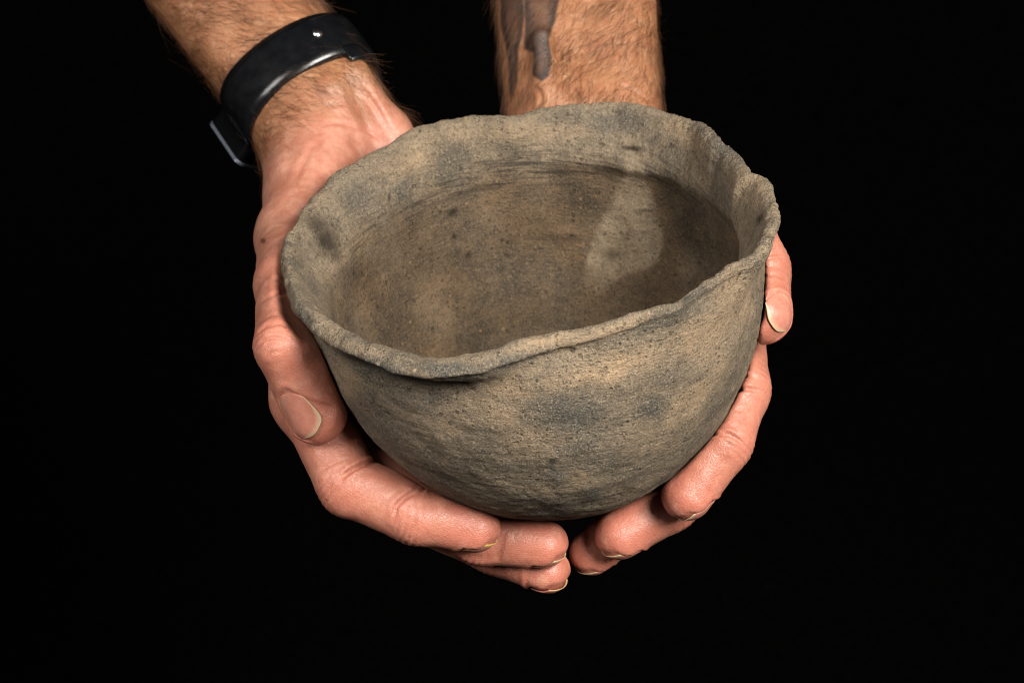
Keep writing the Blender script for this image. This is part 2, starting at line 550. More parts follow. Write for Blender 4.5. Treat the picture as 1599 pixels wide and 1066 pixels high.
    def blob(ch, s, cu, cv, ru, rv, rot, k, wob=1.0):
        a = math.radians(rot)
        du = u + wob * wob_u - cu; dv = v + wob * wob_v - cv
        x = (du * math.cos(a) + dv * math.sin(a)) / ru; y = (-du * math.sin(a) + dv * math.cos(a)) / rv
        w = np.exp(-(x * x + y * y) ** 1.4) * k
        ok = inner if s == 'in' else ~inner if s == 'out' else np.ones_like(inner)
        # front wall only for the outside, far wall for the inside
        marks[:, ch] = np.maximum(marks[:, ch], w * ok)
    nface = np.einsum('ij,ij->i', N, W - CAM)
    for a in [('in', 960, 190, 55, 22, 0, .75), ('in', 880, 190, 50, 12, 0, .35), ('in', 626, 297, 14, 20, 20, .6), ('in', 560, 300, 45, 26, -35, .4),
              ('in', 1125, 225, 34, 12, 48, .6), ('in', 650, 395, 60, 45, 0, .35), ('in', 800, 430, 90, 40, 10, .3), ('in', 1080, 330, 50, 40, 40, .25),
              ('out', 590, 575, 75, 16, 20, .85), ('out', 700, 575, 60, 18, 5, .85), ('out', 790, 565, 60, 14, -8, .7), ('out', 660, 625, 60, 22, 0, .45),
              ('out', 890, 645, 60, 38, 20, .8), ('out', 1012, 640, 30, 17, -10, .8), ('out', 930, 770, 18, 12, 0, .8), ('out', 1085, 455, 30, 14, -30, .8),
              ('out', 860, 600, 40, 20, 0, .5), ('out', 1040, 500, 80, 12, -22, .5), ('out', 950, 690, 90, 40, 0, .45), ('out', 1050, 580, 40, 20, -30, .4),
              ('out', 480, 500, 30, 14, 50, .6), ('out', 590, 690, 40, 60, -40, .3), ('out', 1030, 780, 60, 20, -35, .4), ('out', 870, 740, 30, 18, 0, .5)]:
        blob(0, *a)
    for a in [('in', 840, 205, 90, 18, 0, .6), ('in', 640, 250, 60, 20, -25, .5), ('in', 720, 210, 60, 14, 0, .4), ('in', 590, 400, 60, 50, 0, .3),
              ('in', 1170, 300, 26, 30, 0, .5), ('in', 1075, 215, 40, 18, 30, .6),
              ('out', 960, 572, 75, 24, -14, .95), ('out', 880, 596, 60, 18, -10, .9), ('out', 1090, 530, 70, 30, -40, .75), ('out', 960, 515, 60, 8, -14, .7),
              ('out', 800, 600, 50, 22, 0, .5), ('out', 1150, 470, 30, 50, 10, .6), ('out', 1085, 620, 70, 18, -45, .8), ('out', 1010, 690, 50, 30, 0, .5),
              ('out', 740, 640, 70, 22, 0, .45), ('out', 900, 745, 16, 12, 0, .7), ('out', 540, 590, 26, 30, 30, .5), ('out', 830, 690, 40, 25, 0, .45),
              ('out', 860, 530, 50, 8, -12, .6), ('out', 560, 545, 30, 8, 20, .5), ('out', 1180, 375, 22, 14, -40, .6)]:
        blob(1, *a)
    for a in [('in', 496, 352, 26, 15, 30, .85), ('in', 512, 376, 18, 27, -25, 1.0), ('in', 525, 398, 12, 12, 0, .7), ('in', 545, 430, 16, 30, 20, .4),  # last blob here paints the shadow on the left inner wall
              ('in', 706, 333, 9, 5, -30, .95), ('in', 709, 368, 4, 5, 0, .9), ('in', 731, 399, 6, 6, 0, .8), ('in', 608, 309, 2.5, 9, 10, .9),
              ('in', 892, 369, 6, 3, 0, .9), ('in', 957, 398, 13, 9, 0, .55), ('in', 940, 225, 8, 3, 20, .9), ('in', 1186, 342, 4, 9, 20, .9),
              ('in', 987, 231, 19, 4.2, 6, .98), ('in', 870, 372, 50, 6, 4, .4), ('in', 1010, 330, 18, 2.5, 0, .6), ('in', 1100, 400, 40, 40, 0, .25),
              ('in', 1095, 300, 40, 60, -35, .22),  # paints the shade under the right neck ledge into the colour
              ('out', 722, 599, 18, 3, 10, .98), ('out', 705, 590, 14, 4, 5, .6), ('out', 862, 720, 8, 5, 0, .8), ('out', 900, 742, 6, 4, 30, .6),
              ('out', 560, 562, 30, 4, 20, .8), ('out', 640, 588, 40, 5, 9, .7), ('out', 1070, 462, 9, 5, -40, .7), ('out', 1120, 640, 60, 4, -45, .3)]:
        blob(2, *a, wob=0.35)
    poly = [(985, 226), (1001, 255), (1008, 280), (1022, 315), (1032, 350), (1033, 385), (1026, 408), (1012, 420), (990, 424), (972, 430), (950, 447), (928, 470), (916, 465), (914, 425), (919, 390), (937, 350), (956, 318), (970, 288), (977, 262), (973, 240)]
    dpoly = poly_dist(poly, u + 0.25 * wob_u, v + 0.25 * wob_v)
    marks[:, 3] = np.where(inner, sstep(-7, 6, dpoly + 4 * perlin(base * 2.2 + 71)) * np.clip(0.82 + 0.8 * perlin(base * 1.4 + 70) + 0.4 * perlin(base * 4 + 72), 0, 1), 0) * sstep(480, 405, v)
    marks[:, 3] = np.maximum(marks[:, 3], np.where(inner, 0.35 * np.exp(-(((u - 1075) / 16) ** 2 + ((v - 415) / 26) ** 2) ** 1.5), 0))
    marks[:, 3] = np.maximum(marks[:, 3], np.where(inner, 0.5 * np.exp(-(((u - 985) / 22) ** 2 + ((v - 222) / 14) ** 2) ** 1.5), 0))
    # pits and cracks are real hollows
    W = W - N * (0.09 * sstep(0.5, 0.95, marks[:, 2]) * (np.abs(marks[:, 2]) > 0.85))[:, None] * 0.6
    # inside, below the shoulder, the base colour turns darker and browner
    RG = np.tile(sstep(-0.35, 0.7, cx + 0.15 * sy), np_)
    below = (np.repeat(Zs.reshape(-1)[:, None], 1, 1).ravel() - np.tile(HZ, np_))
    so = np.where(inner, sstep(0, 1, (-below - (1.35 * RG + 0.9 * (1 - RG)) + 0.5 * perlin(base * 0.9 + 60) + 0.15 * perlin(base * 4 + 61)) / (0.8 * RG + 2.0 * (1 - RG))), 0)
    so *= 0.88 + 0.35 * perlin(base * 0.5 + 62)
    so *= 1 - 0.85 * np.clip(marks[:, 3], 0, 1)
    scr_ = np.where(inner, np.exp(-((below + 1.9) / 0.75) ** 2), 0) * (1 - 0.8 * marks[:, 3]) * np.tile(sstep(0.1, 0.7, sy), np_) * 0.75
    inner_tone = np.stack([np.clip(so, 0, 1), scr_, scr_, np.ones(len(W))], 1)
    idx = np.arange(np_ * NT_).reshape(np_, NT_)
    A = idx[:-1]; B = idx[1:]
    Fq = np.stack([A, np.roll(A, -1, 1), np.roll(B, -1, 1), B], -1).reshape(-1, 4)
    o = mesh_obj('clay_bowl', W, Fq, M_POT, None, True, {'marks': marks, 'inner_tone': inner_tone})
    tag(o, 'grey-brown rough clay bowl with wavy chipped rim cupped in two hands', 'bowl')
    return o


def poly_dist(poly, u, v):
    """signed distance to a polygon, positive inside"""
    poly = np.array(poly, float)
    d = np.full(len(u), 1e9); inside = np.zeros(len(u), bool)
    for i in range(len(poly)):
        a = poly[i]; b = poly[(i + 1) % len(poly)]
        ab = b - a
        t = np.clip(((u - a[0]) * ab[0] + (v - a[1]) * ab[1]) / (ab @ ab), 0, 1)
        d = np.minimum(d, np.hypot(u - a[0] - t * ab[0], v - a[1] - t * ab[1]))
        c = ((a[1] > v) != (b[1] > v)) & (u < (b[0] - a[0]) * (v - a[1]) / (b[1] - a[1] + 1e-12) + a[0])
        inside ^= c
    return np.where(inside, d, -d)


# ------------------------------------------------------------------ hands: one continuous surface each
def contact(u, v, r, off=0.0):
    """depth behind the bowl's visible edge at which a finger of radius r just touches it"""
    t = np.arange(56, 82, 0.05)
    d = bowl_d(CAM + ray(u, v) * t[:, None])
    k = int(np.argmin(d))
    return t[k] + off


def J(u, v, r, dep=None, off=0.0):
    if dep is None: dep = contact(u, v, r, off)
    return P(u, v, dep), r


def smin(a, b, k):
    h = np.maximum(k - np.abs(a - b), 0) / k
    return np.minimum(a, b) - h * h * k * 0.25


def cone(p, a, b, r1, r2):
    ab = b - a
    pa = p - a
    t = np.clip(pa @ ab / (ab @ ab), 0, 1)
    q = pa - t[:, None] * ab
    return np.sqrt(np.einsum('ij,ij->i', q, q)) - (r1 + (r2 - r1) * t)


class Finger:
    def __init__(self, joints, roll=0.0, nail=True, thumb=False, yellow=0, dirt=0, nail_len=None, nail_w=None, ndir=None, adir=None):
        self.p = [j[0] for j in joints]; self.r = [j[1] for j in joints]
        a = nrm(self.p[-1] - self.p[-2]) if adir is None else nrm(adir)
        n = nrm(bowl_n(self.p[-1]) + 0.32 * FWD) if ndir is None else nrm(ndir)
        n = nrm(n - a * (n @ a))
        b = np.cross(a, n)
        c, s = math.cos(math.radians(roll)), math.sin(math.radians(roll))
        self.a, self.n, self.b = a, c * n + s * b, np.cross(a, c * n + s * b)
        self.thumb = thumb; self.nail = nail; self.yellow = yellow; self.dirt = dirt
        r = self.r[-1]
        self.nl = nail_len or (1.15 if thumb else 1.55) * r
        self.nw = nail_w or (0.80 * r)
        self.creases = []
        for i in range(1, len(self.p) - 1):
            ax = nrm(self.p[i + 1] - self.p[i - 1])
            nn = bowl_n(self.p[i]); nn = nrm(nn - ax * (nn @ ax))
            self.creases.append((self.p[i], ax, nn, self.r[i]))

    def field(self, x):
        d = None
        for i in range(len(self.p) - 1):
            c = cone(x, self.p[i], self.p[i + 1], self.r[i], self.r[i + 1])
            d = c if d is None else smin(d, c, 0.22 if self.thumb else 0.32)
            if i >= 1 or self.thumb:
                # flesh pad on the palm side of the bone
                ax = self.p[i + 1] - self.p[i]
                nn = self.n if i == len(self.p) - 2 else bowl_n((self.p[i] + self.p[i + 1]) / 2)
                nn = nrm(nn - ax * (nn @ ax) / (ax @ ax))
                last = i == len(self.p) - 2
                f0, f1 = (0.38, 1.0) if last else (0.30, 0.72)
                rr = self.r[i] * 0.5 + self.r[i + 1] * 0.5
                sh = 0.13 * rr
                c = cone(x, self.p[i] + ax * f0 - nn * sh, self.p[i] + ax * f1 - nn * sh * (0.6 if last else 1), rr * 0.98, rr * (0.90 if last else 0.98))
                d = smin(d, c, 0.10)
        return d

    def detail(self, x):
        """creases on the palm side of the joints, bed and folds of the nail"""
        out = np.zeros(len(x))
        for (c, ax, nn, r) in self.creases:
            q = x - c
            al = q @ ax; up = q @ nn
            rad = np.sqrt(np.maximum(np.einsum('ij,ij->i', q, q) - al ** 2, 0))
            near = sstep(r * 2.0, r * 1.35, rad) * sstep(0.85 * r, 0.0, up)
            curve = al - 0.10 * np.sin(up * 3.0)
            out += near * (0.25 if self.thumb else 1.0) * (0.04 * np.exp(-(curve / 0.06) ** 2) + 0.02 * np.exp(-((curve - 0.24) / 0.045) ** 2) + 0.015 * np.exp(-((curve + 0.27) / 0.05) ** 2))
            back = sstep(r * 2.0, r * 1.35, rad) * sstep(-0.1 * r, 0.5 * r, up)
            for o_, dp in ((0.0, .05), (0.20, .03), (-0.21, .03), (0.40, .02), (-0.42, .02)):
                out += back * dp * np.exp(-((al - o_) / 0.05) ** 2)
        if self.nail:
            q = x - self.p[-1]
            al = q @ self.a; up = q @ self.n; sd = q @ self.b
            r = self.r[-1]
            s0 = r * 0.92 - self.nl
            hw = self.nw
            cut = sd / hw
            e = np.maximum(np.abs(sd) - hw, np.maximum(s0 + 0.30 * cut ** 2 * r - al, al - (r * 1.3)))
            onback = sstep(-0.15 * r, 0.25 * r, up)
            out += onback * (0.055 * sstep(0.06, -0.05, e))
            out -= onback * 0.035 * np.exp(-((e - 0.10) / 0.09) ** 2) * sstep(r * 0.6, r * 0.0, al)
        return out

    def build_nail(self, parent, hand):
        r = self.r[-1]
        s0 = r * 0.92 - self.nl
        s1 = r * 0.95
        ns, nw = 22, 25
        Vt, Fq, A, rest = [], [], [], []
        for layer in (0, 1):
            for i in range(ns):
                f = i / (ns - 1)
                for j in range(nw):
                    w = -1 + 2 * j / (nw - 1)
                    lo = s0 + 0.42 * abs(w) ** 2.4 * r
                    hi = s1 - 0.42 * abs(w) ** 2.2 * r
                    al = lo + (hi - lo) * f
                    sd = w * self.nw * 1.03 * (1 - 0.16 * (1 - f) ** 2 - 0.05 * f ** 4)
                    # nail plate: curved across, gently curved along
                    h = math.sqrt(max(0.0, (0.975 * r) ** 2 - sd * sd * 0.97)) - 0.36 * max(0, al + 0.1 * r) ** 2 / r
                    h -= 0.05 * (1 - f) ** 3
                    rest.append((al, sd, h, -0.03 if layer else 0.0))
                    
                    fr = sstep(0.94, 0.97, np.array(f + 0.02 * w * w * (1 if f > 0.5 else 0))).item()
                    lun = 0.35 * float(sstep(0.22, 0.1, np.array(f))) * (1 - w * w)
                    A.append((max(fr, lun), self.dirt * (1 - fr) * (0.3 + 0.7 * w * w), self.yellow * fr, 1))
        R_ = np.array(rest)
        org = self.p[-1] + R_[:, :1] * self.a + R_[:, 1:2] * self.b
        hh = np.full(len(R_), r * 1.35)
        for _ in range(14):
            hh -= 0.8 * self.field(org + hh[:, None] * self.n)
            hh = np.maximum(hh, R_[:, 2] - 0.20 * r)
        H = hh.reshape(2, ns, nw)
        for _ in range(4):
            H[:, 1:-1] = (H[:, :-2] + 2 * H[:, 1:-1] + H[:, 2:]) / 4
            H[:, :, 1:-1] = (H[:, :, :-2] + 2 * H[:, :, 1:-1] + H[:, :, 2:]) / 4
        Vt = list(org + (H.ravel() - 0.022 + R_[:, 3])[:, None] * self.n)
        n = ns * nw
        for i in range(ns - 1):
            for j in range(nw - 1):
                a = i * nw + j
                Fq.append((a, a + 1, a + nw + 1, a + nw))
                Fq.append((n + a, n + a + nw, n + a + nw + 1, n + a + 1))
        for j in range(nw - 1):
            for i0, fl in ((0, 0), ((ns - 1) * nw, 1)):
                q = (i0 + j, n + i0 + j, n + i0 + j + 1, i0 + j + 1)
                Fq.append(q if not fl else q[::-1])
        for i in range(ns - 1):
            for j0, fl in ((0, 1), (nw - 1, 0)):
                q = (i * nw + j0, n + i * nw + j0, n + (i + 1) * nw + j0, (i + 1) * nw + j0)
                Fq.append(q if not fl else q[::-1])
        return mesh_obj('fingernail', Vt, Fq, M_NAIL, parent, True, {'nail': A})


class Hand:
    def __init__(self):
        self.palm = []          # (a, b, r1, r2, k)
        self.fingers = []

    def field(self, x):
        d = None
        for (a, b, r1, r2, k) in self.palm:
            c = cone(x, a, b, r1, r2)
            d = c if d is None else smin(d, c, k)
        res = d
        for f in self.fingers:
            m = smin(d, f.field(x), 0.3 if f.thumb else 0.45)
            res = smin(res, m, 0.05)
        # flesh gives way where it presses on the clay
        bd = bowl_d(x)
        _, _, lz = to_local(x)
        bd = np.maximum(bd, lz - 1.6)
        return -smin(-res, bd - 0.03, 0.22)

    def full(self, x):
        d = self.field(x)
        for f in self.fingers: d = d + f.detail(x)
        return d + self.extra(x)

    def extra(self, x):
        return 0.030 * perlin(x * 1.1) + 0.012 * perlin(x * 3.0)

    def mesh(self, lo, hi, h):
        lo = np.array(lo, float); hi = np.array(hi, float)
        ch = h * 6
        n = np.ceil((hi - lo) / ch).astype(int)
        g = np.stack(np.meshgrid(*[lo[i] + ch * (np.arange(n[i]) + 0.5) for i in range(3)], indexing='ij'), -1).reshape(-1, 3)
        dc = self.field(g).reshape(n)
        act = np.abs(dc) < ch * 1.35
        N = n * 6
        D = np.repeat(np.repeat(np.repeat(np.where(dc > 0, 9.0, -9.0).astype(np.float32), 6, 0), 6, 1), 6, 2)
        ai = np.argwhere(act)
        sub = np.stack(np.meshgrid(*[np.arange(6)] * 3, indexing='ij'), -1).reshape(-1, 3)
        for c in range(0, len(ai), 2500):
            ii = (ai[c:c + 2500, None, :] * 6 + sub[None]).reshape(-1, 3)
            D[ii[:, 0], ii[:, 1], ii[:, 2]] = self.field(lo + h * (ii + 0.5))
        S = D < 0
        # surface nets
        c8 = [S[a:N[0] - 1 + a, b:N[1] - 1 + b, c:N[2] - 1 + c] for a in (0, 1) for b in (0, 1) for c in (0, 1)]
        cnt = sum(c.astype(np.int8) for c in c8)
        cells = np.argwhere((cnt > 0) & (cnt < 8))
        vid = np.full(N - 1, -1, np.int64)
        vid[cells[:, 0], cells[:, 1], cells[:, 2]] = np.arange(len(cells))
        acc = np.zeros((len(cells), 3)); num = np.zeros(len(cells))
        corners = [(a, b, c) for a in (0, 1) for b in (0, 1) for c in (0, 1)]
        for A in corners:
            for ax in range(3):
                if A[ax]: continue
                B = list(A); B[ax] = 1
                da = D[cells[:, 0] + A[0], cells[:, 1] + A[1], cells[:, 2] + A[2]].astype(float)
                db = D[cells[:, 0] + B[0], cells[:, 1] + B[1], cells[:, 2] + B[2]].astype(float)
                m = (da < 0) != (db < 0)
                t = np.where(m, da / np.where(m, da - db, 1), 0)
                pt = np.array(A, float)[None] + t[:, None] * (np.array(B) - np.array(A))
                acc += np.where(m[:, None], pt, 0); num += m
        V = lo + h * (cells + 0.5 + acc / num[:, None])
        faces = []
        for ax in range(3):
            o1, o2 = [(1, 2), (2, 0), (0, 1)][ax]
            sl0 = [slice(None)] * 3; sl1 = [slice(None)] * 3
            sl0[ax] = slice(0, -1); sl1[ax] = slice(1, None)
            ch_ = S[tuple(sl0)] != S[tuple(sl1)]
            e = np.argwhere(ch_)
            ok = (e[:, o1] > 0) & (e[:, o2] > 0) & (e[:, o1] < N[o1] - 1) & (e[:, o2] < N[o2] - 1)
            e = e[ok]
            ins = S[e[:, 0], e[:, 1], e[:, 2]]

            def vv(d1, d2):
                q = e.copy(); q[:, o1] += d1; q[:, o2] += d2
                return vid[q[:, 0], q[:, 1], q[:, 2]]
            q = np.stack([vv(-1, -1), vv(0, -1), vv(0, 0), vv(-1, 0)], 1)
            q[~ins] = q[~ins][:, ::-1]
            faces.append(q)
        Fq = np.concatenate(faces)
        Fq = Fq[(Fq >= 0).all(1)]
        for it in range(4):
            e = 0.02
            d = self.full(V) if it else self.field(V)
            fn = self.full if it else self.field
            g = np.stack([fn(V + [e, 0, 0]) - d, fn(V + [0, e, 0]) - d, fn(V + [0, 0, e]) - d], 1) / e
            V = V - np.clip(d / (np.einsum('ij,ij->i', g, g) + 0.15), -h, h)[:, None] * g
        return V, Fq


def vertex_normals(V, F):
    a = V[F[:, 2]] - V[F[:, 0]]; b = V[F[:, 3]] - V[F[:, 1]]
    n = np.cross(a, b)
    N = np.zeros_like(V)
    for k in range(4): np.add.at(N, F[:, k], n)
    return N / (np.linalg.norm(N, axis=1)[:, None] + 1e-12)


def seg_dist(x, a, b):
    return cone(x, a, b, 0.0, 0.0)


# ---- the hand on the left of the picture
LW = P(484, 166, 75.4); LT = P(300, -92, 79.8)
LAX = nrm(LW - LT)
LE2 = nrm(-FWD - LAX * (-FWD @ LAX)); LE1 = np.cross(LE2, LAX)
if LE1 @ RIGHT < 0: LE1 = -LE1
left = Hand()
for s in (-1, 1):
    left.palm.append((LT - LAX * 6 + LE1 * 1.0 * s, LW + LE1 * 0.85 * s, 2.15, 1.58, 0.9))
lmcp = [J(482, 622, 1.12, None, 1.6), J(505, 640, 1.12, None, 3.4), J(530, 655, 1.05, None, 5.0), J(565, 660, 0.95, None, 6.4)]
lcmc = P(486, 300, 73.3)
lthm = J(452, 445, 1.10, None, 3.6)
left.palm += [(LW, P(490, 255, 75.0), 1.9, 1.75, 0.8), (P(488, 240, 74.9), lcmc, 1.65, 1.5, 0.8), (lcmc, P(458, 372, 70.8), 1.5, 1.25, 0.8), (P(458, 372, 70.8), lthm[0], 1.25, 1.10, 0.5)]
for i, mm in enumerate(lmcp):
    left.palm.append((LW + LE1 * 0.2 - LE2 * (0.2 + 0.3 * i), mm[0], 1.45, mm[1], 0.9))
left.palm.append((lthm[0], lmcp[0][0], 0.7, 0.9, 0.9))
# tendons beside the thumb and at the wrist
left.palm.append((P(552, 118, 74.4), P(612, 215, 75.0), 0.62, 0.62, 0.5))
left.palm.append((P(520, 140, 73.8), P(545, 225, 74.0), 0.42, 0.5, 0.5))
left.palm.append((P(602, 212, 75.8), lmcp[3][0], 1.0, 0.95, 0.9))     # heel of the hand, little-finger side
TCAM = -FWD
left.fingers = [
    Finger([lthm, J(448, 540, 1.02, None, 1.5), J(494, 645, 0.98, None, -0.25)], thumb=True, ndir=-0.84 * RIGHT + 0.26 * UPV + 0.48 * TCAM, adir=0.45 * RIGHT - 0.50 * UPV + 0.72 * TCAM, nail_w=0.74, nail_len=1.02),
    Finger([lmcp[0], J(545, 757, 1.00, None, 0.7), J(650, 806, 0.90, None, 0.35), J(742, 824, 0.82, None, 0.25)], yellow=0.8, dirt=0.3),
    Finger([lmcp[1], J(640, 792, 0.98, None, 2.3), J(750, 838, 0.90, None, 1.9), J(849, 850, 0.80, None, 1.55)], dirt=0.55),
    Finger([lmcp[2], J(650, 800, 0.92, None, 3.9), J(770, 855, 0.84, None, 3.4), J(855, 892, 0.76, None, 2.7)], yellow=0.3),
    Finger([lmcp[3], J(690, 790, 0.82, None, 5.4), J(765, 825, 0.75, None, 5.0), J(812, 850, 0.68, None, 4.5)]),
]
# ---- the hand on the right of the picture
RW = P(913, 190, 75.4); RT = P(890, -110, 79.5)
RAX = nrm(RW - RT)
RE2 = nrm(-FWD - RAX * (-FWD @ RAX)); RE1 = np.cross(RE2, RAX)
if RE1 @ RIGHT < 0: RE1 = -RE1
right = Hand()
for s in (-1, 1):
    right.palm.append((RT - RAX * 6 + RE1 * 1.25 * s, RW + RE1 * 1.15 * s, 2.2, 1.75, 0.9))
rmcp = [J(1140, 500, 1.12, None, 2.6), J(1105, 540, 1.12, None, 4.2), J(1065, 575, 1.05, None, 5.8), J(1020, 600, 0.95, None, 7.2)]
rcmc = P(1062, 318, 73.6)
rthm = J(1150, 358, 1.12, None, 3.2)
right.palm += [(RW, P(980, 280, 75.0), 1.75, 1.7, 0.8), (P(980, 280, 75.0), rcmc, 1.6, 1.35, 0.8), (rcmc, rthm[0], 1.35, 1.12, 0.8)]
for i, mm in enumerate(rmcp):
    right.palm.append((RW + RE1 * (0.6 - 0.3 * i) - RE2 * 0.3 * i + RAX * 0.5, mm[0], 1.4, mm[1], 0.9))
right.palm.append((rthm[0], rmcp[0][0], 0.7, 0.9, 0.9))
right.palm.append((P(845, 60, 74.6), P(858, 190, 73.7), 0.35, 0.4, 0.5))
right.fingers = [
    Finger([rthm, J(1186, 420, 1.00, None, 1.4), J(1190, 492, 0.97, None, 0.1)], thumb=True, ndir=0.82 * RIGHT + 0.52 * UPV + 0.24 * TCAM, adir=-0.05 * RIGHT - 0.56 * UPV + 0.82 * TCAM, nail_w=0.66, nail_len=1.1),
    Finger([rmcp[0], J(1155, 608, 0.98, None, 1.3), J(1130, 690, 0.92, None, 0.55), J(1074, 774, 0.82, None, 0.25)], dirt=0.2),
    Finger([rmcp[1], J(1110, 690, 0.98, None, 2.9), J(1048, 785, 0.90, None, 2.1), J(968, 836, 0.82, None, 1.6)], dirt=0.2),
    Finger([rmcp[2], J(1075, 710, 0.92, None, 4.5), J(995, 805, 0.84, None, 3.7), J(924, 864, 0.76, None, 3.1)]),
    Finger([rmcp[3], J(1030, 720, 0.82, None, 6.0), J(985, 790, 0.75, None, 5.4), J(955, 825, 0.68, None, 5.0)]),
]

person = empty('person', (0, 16, -2))
tag(person, 'bare forearms and hands of a person reaching forward to cup the clay bowl', 'person')
FOLDS_LEFT = [
    ([(494, 198), (518, 192), (542, 195), (572, 204), (602, 222)], 3.2, 0.050), ([(512, 165), (539, 162), (560, 168)], 3.0, 0.035),
    ([(560, 132), (582, 158), (608, 204)], 4.0, 0.060), ([(515, 210), (488, 230), (470, 261), (458, 290)], 4.5, 0.035),
    ([(398, 436), (420, 434), (445, 440)], 2.6, 0.030), ([(400, 474), (427, 460), (453, 458)], 2.6, 0.035),
    ([(396, 526), (415, 509), (439, 504), (453, 515)], 2.6, 0.045), ([(400, 545), (412, 530), (430, 526), (446, 533)], 2.6, 0.040),
    ([(402, 508), (418, 494), (440, 490)], 2.4, 0.030), ([(410, 566), (424, 550), (440, 548)], 2.4, 0.028),
    ([(528, 750), (546, 735), (565, 726), (590, 722)], 3.4, 0.110), ([(614, 812), (619, 789), (634, 774), (656, 766)], 3.4, 0.100),
    ([(500, 735), (520, 722), (545, 716)], 2.6, 0.030), ([(600, 800), (606, 778), (622, 764)], 2.4, 0.022),
    ([(670, 845), (676, 820), (684, 800)], 2.4, 0.016), ([(560, 800), (566, 776), (580, 760)], 2.6, 0.015),
]
FOLDS_RIGHT = [
    ([(1146, 610), (1167, 606), (1186, 611)], 3.2, 0.075), ([(1140, 637), (1167, 642), (1180, 646)], 2.6, 0.040),
    ([(1108, 678), (1136, 677), (1150, 683), (1162, 692)], 3.3, 0.090), ([(1150, 655), (1170, 662), (1182, 668)], 2.4, 0.025),
    ([(1150, 590), (1170, 588), (1190, 594)], 2.4, 0.025), ([(834, 135), (844, 144), (846, 158), (842, 170)], 3.5, 0.060),
    ([(960, 130), (990, 142), (1016, 158), (1030, 166)], 3.2, 0.040), ([(1190, 418), (1208, 414), (1226, 420)], 2.4, 0.030),
    ([(1190, 432), (1208, 428), (1228, 434)], 2.4, 0.030), ([(1192, 404), (1210, 401), (1226, 405)], 2.4, 0.022),
    ([(1085, 740), (1100, 725)], 2.2, 0.012),
]


def line_dist(pl, u, v):
    d = np.full(len(u), 1e9)
    # smooth the polyline a little before measuring
    q = np.array(pl, float)
    t = np.linspace(0, len(q) - 1, 4 * len(q))
    q = np.stack([np.interp(t, np.arange(len(q)), q[:, i]) for i in (0, 1)], 1)
    q[1:-1] = (q[:-2] + 2 * q[1:-1] + q[2:]) / 4
    tt = np.zeros(len(u))
    L = len(q) - 1
    for i in range(L):
        a, b = q[i], q[i + 1]; ab = b - a
        t = np.clip(((u - a[0]) * ab[0] + (v - a[1]) * ab[1]) / (ab @ ab + 1e-9), 0, 1)
        di = np.hypot(u - a[0] - t * ab[0], v - a[1] - t * ab[1])
        tt = np.where(di < d, (i + t) / L, tt); d = np.minimum(d, di)
    return d, tt


TATTOO = [
    ([(781, -30), (815, -30), (817, 0), (819, 22), (815, 56), (809, 79), (808, 126), (798, 160), (795, 135), (794, 99), (790, 74), (783, 45)], 0.70),
    ([(818, -30), (876, -30), (873, 0), (866, 34), (857, 61), (857, 68), (862, 90), (857, 119), (846, 128), (833, 119), (831, 106), (834, 83), (819, 77), (820, 45)], 0.76),
]


